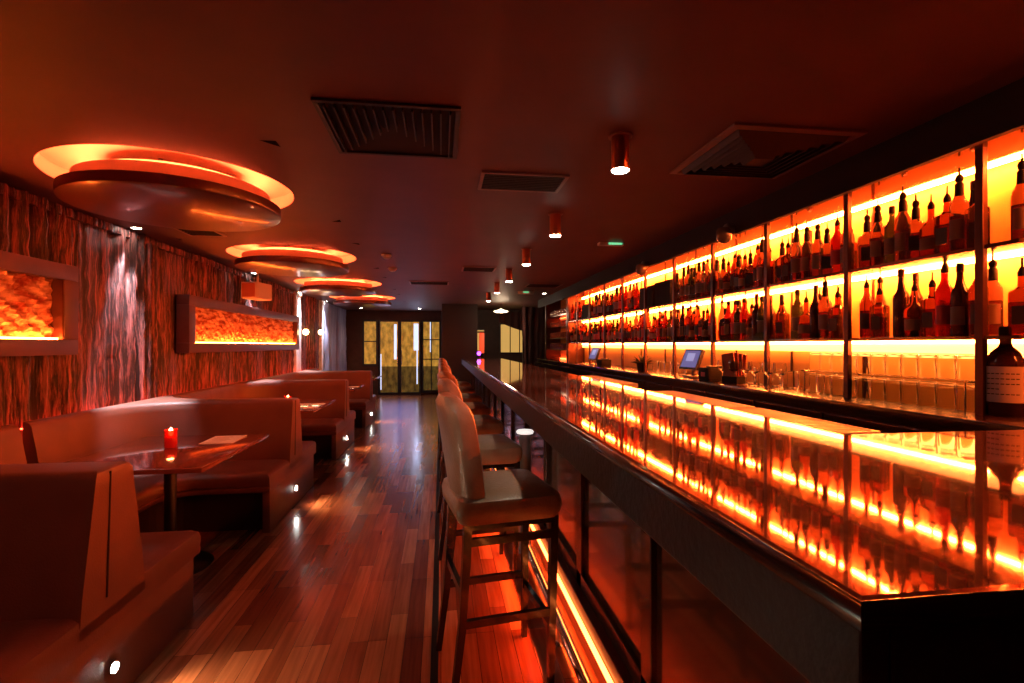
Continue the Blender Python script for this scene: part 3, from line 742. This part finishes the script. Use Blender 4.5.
KINDS = [ # shape, glass, label, top, words
 ('round','clear','cream','big_pourer','clear bottle, cream label, large pourer'),
 ('square','amber','black','pourer','square amber bottle, black label'),
 ('slim','clear','tan','pourer','tall slim clear bottle, tan label'),
 ('wine','dark','cream','black','dark long necked bottle with cream label'),
 ('squat','amber','tan','pourer','squat amber bottle, tan label'),
 ('round','red','red','pourer','round red bottle with pourer'),
 ('flask','clear','black','big_pourer','clear flask bottle, black label'),
 ('round','green','cream','black','green round bottle with cream label'),
 ('square','dark','red','black','square dark bottle with red label'),
 ('wine','dark',None,'bronze','plain dark bottle, bronze cap'),
 ('slim','amber','cream','black','slim amber bottle, cream label'),
 ('squat','dark','cream','red','squat dark bottle with red cap'),
 ('round','amber','black','pourer','round amber bottle, black label'),
 ('wine','red','tan','black','long necked red bottle with tan label'),
]
PROTO = [bottle_proto(*k[:4]) for k in KINDS]
used = [False]*len(KINDS)
ORD = ['nearest','second','third','fourth','fifth','sixth','seventh','eighth','ninth','tenth','eleventh','twelfth']
def put_bottle(ki, x, y, z, label, group):
    if not used[ki]: o = PROTO[ki]; used[ki] = True
    else: o = copy_tree(PROTO[ki])
    o.location = (x, y, z); o.rotation_euler = (0,0,random.uniform(-.35,.35)+.5)
    s_ = random.uniform(.90,1.0); o.scale = (s_*.9, s_*.9, s_)
    tag(o, label, 'bottle', group)
    return o
bayname = ['narrow end bay', 'first bay', 'second bay', 'third bay', 'fourth bay', 'fifth bay', 'sixth bay', 'seventh bay', 'eighth bay', 'ninth bay', 'tenth bay']
edges = [1.63]+POSTS
rb = random.Random(4)
seq_top = {1:[12,5,4,6,0,2,0], 2:[1,6,0,5,1,4]}
for zi, (z, sh) in enumerate(((Z1, 'lower'), (Z2, 'upper'))):
    for bi in range(len(edges)-1):
        a, b_ = edges[bi]+.03, edges[bi+1]-.02
        if bi == 0:
            lab = 'clear round bottle with large pourer alone in the narrow end bay, '+sh+' shelf' if zi else 'square amber bottle with black label alone in the narrow end bay, lower shelf'
            put_bottle(0 if zi else 1, 2.25, 1.70, z+.001, lab, 'bottles on the %s shelf' % sh); continue
        n_ = max(2, int((b_-a)/.070))
        # leave room for the boxes on the upper shelf
        for i in range(n_):
            y = a+(i+.5)*(b_-a)/n_ + rb.uniform(-.006,.006)
            if zi and (4.60 < y < 5.50 or 7.35 < y < 7.85): continue
            if rb.random() < .05: continue
            if zi == 0 and bi <= 2: pool = [3,5,9,7,1,4,12,8,11,6,0,13]
            elif zi: pool = [0,0,6,1,4,12,5,2,0,7,6]
            else: pool = [3,5,9,13,10,4,12,1,2,7,8,11]
            ki = rb.choice(pool)
            lab = '%s, %s from near post, %s shelf, %s' % (KINDS[ki][4], ORD[i], sh, bayname[bi])
            grp = 'bottles on the %s shelf' % sh
            put_bottle(ki, 2.215 + rb.uniform(-.012,.008), y, z+.001, lab, grp)
            if bi <= 6 and rb.random() < .42:
                k2 = rb.choice([0,0,6,1,2,5,12,4,9,3])
                put_bottle(k2, 2.325, y+.035, z+.001, '%s, rear row, behind the %s, %s shelf, %s' % (KINDS[k2][4].split(',')[0], ORD[i], sh, bayname[bi]), grp)
for i, u in enumerate(used):
    if not u:
        for c_ in list(PROTO[i].children): bpy.data.objects.remove(c_)
        bpy.data.objects.remove(PROTO[i])
# boxes on the upper shelf
def shelf_box(y, wy, h, lab):
    t = thing('black_box', lab, 'box', (2.27, y, Z2+.001))
    MB().box(-.085, .085, -wy/2, wy/2, 0, h, .004).build('body', M['matt_black'], t)
    MB().box(-.088, .088, -wy/2-.003, wy/2+.003, h, h+.025, .004).build('lid', M['matt_black'], t)
shelf_box(4.83, .36, .21, 'nearer large black box standing between bottles on the upper shelf')
shelf_box(5.24, .36, .20, 'further large black box standing between bottles on the upper shelf')
shelf_box(7.6, .34, .19, 'small far black box on the upper shelf')
# big bottle on the counter
t = thing('large_bottle', 'very large dark bottle with pale pink label on the counter at the right edge', 'bottle', (2.22, 1.735, CZ+.001), R(32))
MB().lathe([(0,0),(.062,0),(.068,.008),(.068,.20),(.064,.222),(.045,.252),(.024,.272),(.019,.285),(.018,.345),(0,.346)], seg=32).build('glass_body', BM['dark'], t, smooth=True)
mb = MB(); rings = []
for i in range(19):
    a = PI-1.15+2.3*i/18
    rings.append([((.068+d)*math.cos(a), (.068+d)*math.sin(a), z) for d, z in ((.0005,.055),(.0016,.055),(.0016,.195),(.0005,.195))])
lb = mb.loft(rings).build('label', mat('pale_label', (.55,.42,.38), .6), t, smooth=True); 
MB().lathe([(.019,.30),(.0205,.302),(.0205,.348),(.019,.352),(0,.352)], seg=20).build('cap', CAPM['black'], t, smooth=True)
mb = MB()
for i in range(5):
    for k in range(7):
        a = PI-.75+1.5*k/7; a2 = a+.16
        p = [((.0698)*math.cos(q), .0698*math.sin(q), z) for q, z in ((a,.085+i*.02),(a2,.085+i*.02),(a2,.089+i*.02),(a,.089+i*.02))]
        if i == 1 and k > 2: continue
        mb.bm.faces.new([mb.bm.verts.new(v) for v in p])
mb.build('print', LM['black'], lb)

# glasses in two tiers on the counter
t = thing('glass_rack', 'low clear shelf carrying a second tier of glasses on the back counter', 'rack', (0,0,0))
MB().box(2.16, 2.38, 1.83, 2.82, 1.243, 1.250, .001).build('rack_shelf', M['glass'], t)
for (x, y) in ((2.17,1.85),(2.37,1.85),(2.17,2.80),(2.37,2.80)): MB().tube([(x,y,CZ), (x,y,1.243)], .004, 6).build('leg', M['chrome'], t)
def tumbler():
    o = MB().lathe([(0,.0),(.036,0),(.037,.003),(.033,.105),(.030,.108),(0,.108),], seg=20).build('tumbler', M['glass'], None, smooth=True)
    return o
def tumbler_real():
    # upturned: rim down, base up, with wall thickness
    return MB().lathe([(.0345,.002),(.037,0),(.038,.002),(.033,.103),(.030,.106),(.0,.106),(.0,.094),(.029,.092)], seg=20, cap=False).build('tumbler', M['glass'], None, smooth=True)
tp_ = tumbler_real(); first = True
n_g = 0
for tier, z in ((0, CZ+.001), (1, 1.2505)):
    for r_ in range(2):
        for i in range(11):
            y = 1.875+i*.088
            o = tp_ if first else tp_.copy()
            if not first: C.objects.link(o)
            first = False
            o.location = (2.21+r_*.10, y, z)
            tag(o, 'upturned tumbler, %s from near post, %s row, %s tier' % (ORD[i], 'front' if r_ == 0 else 'rear', 'lower' if tier == 0 else 'upper'), 'glass', 'upturned tumblers in two tiers')
for i in range(16):
    y = 2.92+i*.155
    if 3.70 < y < 4.55: continue
    o = tp_.copy(); C.objects.link(o); o.location = (2.30, y, CZ+.001)
    tag(o, 'upturned tumbler along the wall beyond the tiers, number %s of its row' % (ORD+['thirteenth','fourteenth','fifteenth','sixteenth'])[i], 'glass', 'single row of upturned tumblers by the wall')
# stem glasses
sg = MB().lathe([(0,0),(.032,0),(.034,.003),(.006,.008),(.0045,.012),(.0045,.075),(.010,.082),(.034,.10),(.040,.13),(.036,.165),(.034,.165),(.037,.13),(.031,.103),(.0,.088)], seg=24, cap=False).build('wine_glass', M['glass'], smooth=True)
for i, (y, x) in enumerate(((2.93,2.10),(3.06,2.11),(3.19,2.10),(3.32,2.12),(3.45,2.11),(3.58,2.10))):
    o = sg if i == 0 else sg.copy()
    if i: C.objects.link(o)
    o.location = (x, y, CZ+.001)
    tag(o, 'clear stemmed wine glass on the back counter front, %s in its row' % ORD[i], 'wine glass', 'stemmed glasses on the back counter')

# tills
def till(y, lab, s_=1.0):
    t = thing('till_terminal', lab, 'till', (2.13, y, CZ), R(0))
    mt = Matrix.Translation((-.02,0,.19*s_)) @ Matrix.Rotation(R(8), 4, 'Z') @ Matrix.Rotation(R(22), 4, 'Y') 
    sc_ = MB().box(-.015, .015, -.15*s_, .15*s_, -.11*s_, .12*s_, .006, mt).build('display', M['black'], t)
    MB().box(-.0175, -.0152, -.128*s_, .128*s_, -.088*s_, .10*s_, 0, mt).build('screen', M['screen'], sc_)
    MB().box(-.0182, -.0176, -.06*s_, .07*s_, -.02*s_, .07*s_, 0, mt).build('screen_window', M['screen_win'], sc_)
    mb = MB(); mb.box(-.06, .07, -.08, .08, 0, .022, .004); mb.tube([(.0,0,.02), (.01,0,.16)], .022, 10); mb.build('stand', M['grey_metal'], t)
till(4.08, 'larger lit till screen tilted on the back counter', .8)
till(6.85, 'smaller far lit till screen on the back counter', .8)
t = thing('receipt_printer', 'small black box with red front beside the larger till', 'printer', (2.13, 3.80, CZ))
MB().box(-.07, .07, -.08, .08, 0, .10, .01).build('body', M['matt_black'], t, smooth=True)
MB().box(-.073, -.070, -.03, .03, .03, .065).build('red_front', CAPM['red'], t)
MB().box(-.05,.05,-.075,-.01,.10,.115,.004).build('paper_cover', M['black'], t)
t = thing('receipt_printer', 'small dark box beside the far till screen', 'printer', (2.13, 6.5, CZ))
MB().box(-.07, .07, -.10, .10, 0, .09, .01).build('body', M['matt_black'], t, smooth=True)
MB().box(-.05,.05,-.075,-.01,.09,.105,.004).build('paper_cover', M['black'], t)
t = thing('menu_holder', 'upright menus fanned in a holder on the back counter right of the larger till', 'menu holder', (2.14, 3.50, CZ), .3)
MB().box(-.05, .05, -.07, .07, 0, .05, .004).build('holder', M['matt_black'], t)
for i in range(4):
    MB().box(-.004, .004, -.055, .055, 0, .21, 0, Matrix.Translation((-.03+.02*i,0,.01)) @ Matrix.Rotation(R(-9+6*i),4,'X')).build('menu', CAPM['red'] if i % 2 else M['darkpaper'], t)
t = thing('potted_plant', 'small dark potted plant on the back counter between the two tills', 'plant', (2.15, 5.25, CZ))
MB().lathe([(0,0),(.05,0),(.065,.09),(.058,.09),(.05,.07),(0,.07)], seg=20).build('pot', M['matt_black'], t, smooth=True)
mb = MB(); rp = random.Random(2)
for i in range(46):
    a = rp.uniform(0, 2*PI); e = rp.uniform(.25, 1.3); l_ = rp.uniform(.07,.15)
    d = Vector((math.cos(a)*math.cos(e), math.sin(a)*math.cos(e), math.sin(e))); s_ = d.cross(Vector((0,0,1))).normalized()*.012
    p0 = Vector((0,0,.07)); p1 = p0+d*l_*.6; p2 = p0+d*l_+Vector((0,0,-.02))
    v = [mb.bm.verts.new(q) for q in (p0, p1+s_, p2, p1-s_)]; mb.bm.faces.new(v)
mb.build('foliage', M['leaf'], t, recalc=False)
# domes on the bulkhead
for y, z, lab in ((3.42, 2.19, 'grey dome camera on the bulkhead above the shelves, nearer one'), (4.95, 2.17, 'grey dome camera on the bulkhead above the shelves, further one')):
    t = thing('dome_camera', lab, 'camera', (2.055, y, z), 0, 'dome cameras on the bulkhead')
    mb = MB(); mb.tube([(.015,0,.03), (-.03,0,.03)], .05, 16); mb.build('mount', M['grey_metal'], t, smooth=True)
    MB().lathe([(0,-.062),(.03,-.053),(.05,-.03),(.056,0),(.055,.03),(.045,.048),(0,.052)], (-.04,0,0), 24).build('dome', M['dome'], t, smooth=True)

# far corner cabinet, red lit
t = thing('corner_cabinet', 'red lit glass display cabinet at the far end of the bottle shelves', 'cabinet', (0,0,0))
MB().box(XS-.02, XB, 8.50, 8.54, CZ, ZS).build('side_panel', M['post'], t)
MB().box(XS-.02, XB, 10.25, 10.29, CZ, ZS).build('side_panel', M['post'], t)
for z in (1.32, 1.53, 1.74, 1.95): MB().box(XS, XB, 8.54, 10.25, z-.01, z).build('glass_shelf', M['shelf_glass'], t)
MB().box(XB-.03, XB-.012, 8.6, 10.2, CZ+.004, CZ+.014).build('light_strip', mat('red_cabinet_led', (1,.2,.1), emit=(1,.09,.02), es=26), t)
MB().box(XB-.03, XB-.012, 8.6, 10.2, 1.936, 1.95-.012).build('light_strip', bpy.data.materials['red_cabinet_led'], t)
dp = None
for z, zn in ((1.321,'lowest'), (1.531,'second lowest'), (1.741,'third lowest'), (1.951,'topmost')):
    for i in range(8):
        if dp is None: o = dp = MB().lathe([(0,0),(.03,0),(.034,.004),(.04,.11),(.037,.11),(.031,.012),(0,.012)], seg=14, cap=False).build('display_glass', mat('red_tinted_glass', (.9,.35,.2), .1, trans=.8, ior=1.3), smooth=True)
        else: o = dp.copy(); C.objects.link(o)
        o.location = (2.22, 8.65+i*.2, z)
        tag(o, 'red lit glass, %s from the near side, %s shelf of the far cabinet' % (ORD[i], zn), 'glass', 'glasses in the far corner cabinet')

# ------------------------------------------------------------------ far end of the room
# entrance wall with glazed doors
YW = 14.6
mb = MB(); mb.box(XL, -2.16, YW, YW+.1, 0, CEIL); mb.box(-2.16, 0.0, YW, YW+.1, 2.10, CEIL); mb.box(0, XR, YW, YW+.1, 0, CEIL); mb.box(-2.16,-1.74,YW,YW+.1,0,.80)
struct('wall_far', mb, M['wall_dark'])
def glaz(name, lab, x0, x1, z0, z1, bars_v, bars_h, slits, fr=.05, handle=None):
    o = MB(); o.box(x0, x0+fr, -.03, .03, z0, z1); o.box(x1-fr, x1, -.03, .03, z0, z1); o.box(x0+fr, x1-fr, -.03, .03, z1-fr, z1); o.box(x0+fr, x1-fr, -.03, .03, z0, z0+fr*1.5)
    for v in bars_v: o.box(v-.014, v+.014, -.025, .025, z0+fr, z1-fr)
    for v in bars_h: o.box(x0+fr, x1-fr, -.025, .025, v-.014, v+.014)
    f = o.build(name, M['frame_blue'], loc=(0, YW-.01, 0)); f['kind'] = 'structure'; f['label'] = lab
    zm = max(z0+fr, .80)
    MB().box(x0+fr, x1-fr, .0, .008, zm, z1-fr).build('upper_pane', M['amberglass'], f)
    if zm > z0+fr+.01: MB().box(x0+fr, x1-fr, .0, .008, z0+fr, zm).build('lower_pane', M['amber_low'], f)
    for (a, b_, c_, d_) in slits: MB().box(a, b_, -.012, -.002, c_, d_).build('daylight_gap', M['daylight'], f)
    if handle is not None: MB().tube([(handle, -.07, .85), (handle, -.07, 1.25)], .012, 8).build('handle', M['chrome'], f)
glaz('window_1', 'amber side window left of the glazed doors', -2.16, -1.74, .80, 2.10, [], [1.50], [])
glaz('door_1', 'left leaf of the glazed entrance doors', -1.72, -1.15, .0, 2.10, [], [], [(-1.30,-1.23,1.0,1.98),(-1.67,-1.645,.15,1.15)], handle=-1.20)
glaz('door_2', 'right leaf of the glazed entrance doors', -1.15, -.56, .0, 2.10, [], [], [(-.76,-.63,1.25,2.0),(-.68,-.65,.3,1.25)], handle=-1.09)
glaz('window_2', 'amber side window right of the glazed doors', -.54, .0, .05, 2.10, [-.27], [1.55, 1.0], [(-.31,-.285,1.2,2.05)])
# daylight spilling through the door gaps onto the floor
o = light('door_daylight', 'AREA', (-1.15, YW-.10, 1.05), 3, (.42,.42,1.0), None, shape='RECTANGLE', size=.95, size_y=1.6); o.rotation_euler = (-PI/2, 0, 0)
o = light('door_daylight', 'AREA', (-.70, YW-.10, 1.6), 4, (.6,.68,1.0), None, shape='RECTANGLE', size=.12, size_y=.7); o.rotation_euler = (-PI/2, 0, 0)
# dark block beside the doors
struct('wall_block', MB().box(.02, .85, 12.0, YW, 0, CEIL), M['block'], 'dark full height wall block beside the doors')
# back right: dark wall with lit amber window
def pane_at(name, x0, x1, z0, z1, y, m_, lab, nb=0):
    f = MB(); f.box(x0-.03, x0, -.02, .02, z0-.03, z1+.03); f.box(x1, x1+.03, -.02, .02, z0-.03, z1+.03); f.box(x0, x1, -.02, .02, z1, z1+.03); f.box(x0, x1, -.02, .02, z0-.03, z0)
    for i in range(nb):
        v = x0+(x1-x0)*(i+1)/(nb+1); f.box(v-.012, v+.012, -.015, .015, z0, z1)
    o = f.build(name, M['frame_blue'], loc=(0, y, 0)); o['kind'] = 'structure'; o['label'] = lab
    MB().box(x0, x1, .004, .010, z0, z1).build('pane', M[m_], o)
    return o
YR = 13.9
struct('wall_far_right', MB().box(.66, XR, YR, YR+.1, 0, CEIL), M['wall_dark'])
pane_at('window_3', 1.62, 2.40, 1.20, 1.96, YR-.03, 'amber_window', 'lit amber window behind the far end of the bar', 2)
pane_at('window_4', .98, 1.16, 1.25, 1.80, YR-.03, 'amber_window', 'narrow lit amber window at the far end of the bar', 0)
# swagged drape over the window
mb = MB(); rings = []
for i in range(15):
    u = i/14; x = 1.56+.92*u; zb = 2.10-.08-.52*(1-u)**2*0 - .30*u**2 - .10*math.sin(PI*u)
    rings.append([(x, YR-.07+.02*math.sin(i*2.2), 2.3), (x, YR-.09+.02*math.sin(i*2.2), zb), (x, YR-.07+.02*math.sin(i*2.2), zb), (x, YR-.05+.02*math.sin(i*2.2), 2.3)])
tag(mb.loft(rings).build('swag_drape', M['drape'], smooth=True), 'dark swagged drape over the lit amber window', 'curtain')
tag(curtain('side_drape', '', 0, 1.75, .02, CEIL-.02, 0, M['drape'], amp=.03, pitch=.16), 'dark red drape hanging between the amber window and the bottle shelves', 'curtain')
o = bpy.data.objects['side_drape']; o.location = (1.97, 12.3, 0); o.rotation_euler = (0,0,R(-55))
# pendants over the far bar
t = thing('dish_pendant', 'white glowing dish pendant over the far end of the bar', 'pendant light', (1.36, 11.6, 2.14))
MB().lathe([(0,0.0),(.10,.004),(.165,.02),(.17,.03),(.14,.045),(.05,.07),(.02,.09),(0,.09)], seg=32).build('shade', M['dish'], t, smooth=True)
MB().tube([(0,0,.09), (0,0,CEIL-2.14)], .006, 6).build('cord', M['post'], t)
light('dish_lamp', 'POINT', (0,0,-.06), 22, (1,.7,.45), t, shadow_soft_size=.12)
t = thing('wall_sconce', 'small yellow glowing wall lamp left of the red lit cabinet', 'wall light', (2.20, 10.42, 1.44))
MB().lathe([(0,-.07),(.035,-.06),(.045,0),(.035,.07),(0,.075)], seg=18).build('shade', mat('yellow_lamp_shade', (1,.8,.3), emit=(1,.62,.18), es=4), t, smooth=True)
MB().box(-.012, .30, -.012, .012, -.012, .012).build('bracket', M['post'], t)
t = thing('purple_lamp', 'small round purple lamp standing at the far bar end', 'lamp', (.80, 10.85, BT))
MB().lathe([(0,.0),(.04,0),(.04,.01),(.01,.016),(.01,.05),(0,.05)], seg=18).build('base', M['black'], t, smooth=True)
MB().lathe([(0,.05),(.03,.058),(.042,.09),(.03,.12),(0,.13)], seg=18).build('globe', M['purple'], t, smooth=True)
t = thing('red_lantern', 'tall red lantern glowing above the far bar end', 'lantern', (.98, 12.4, BT-.05))
MB().box(-.06, .06, -.06, .06, .12, .62, .02).build('shade', M['redlamp'], t, smooth=True)
mb = MB(); mb.box(-.10,.10,-.10,.10,.10,.12); mb.box(-.10,.10,-.10,.10,.62,.65); mb.tube([(0,0,-BT+.05),(0,0,.12)], .03, 8); mb.box(-.14,.14,-.14,.14,-BT+.05,-BT+.08); mb.build('stand', M['matt_black'], t)
light('lantern_light', 'POINT', (-.2,-.1,.7), 1.5, (1,.12,.05), t, shadow_soft_size=.1)
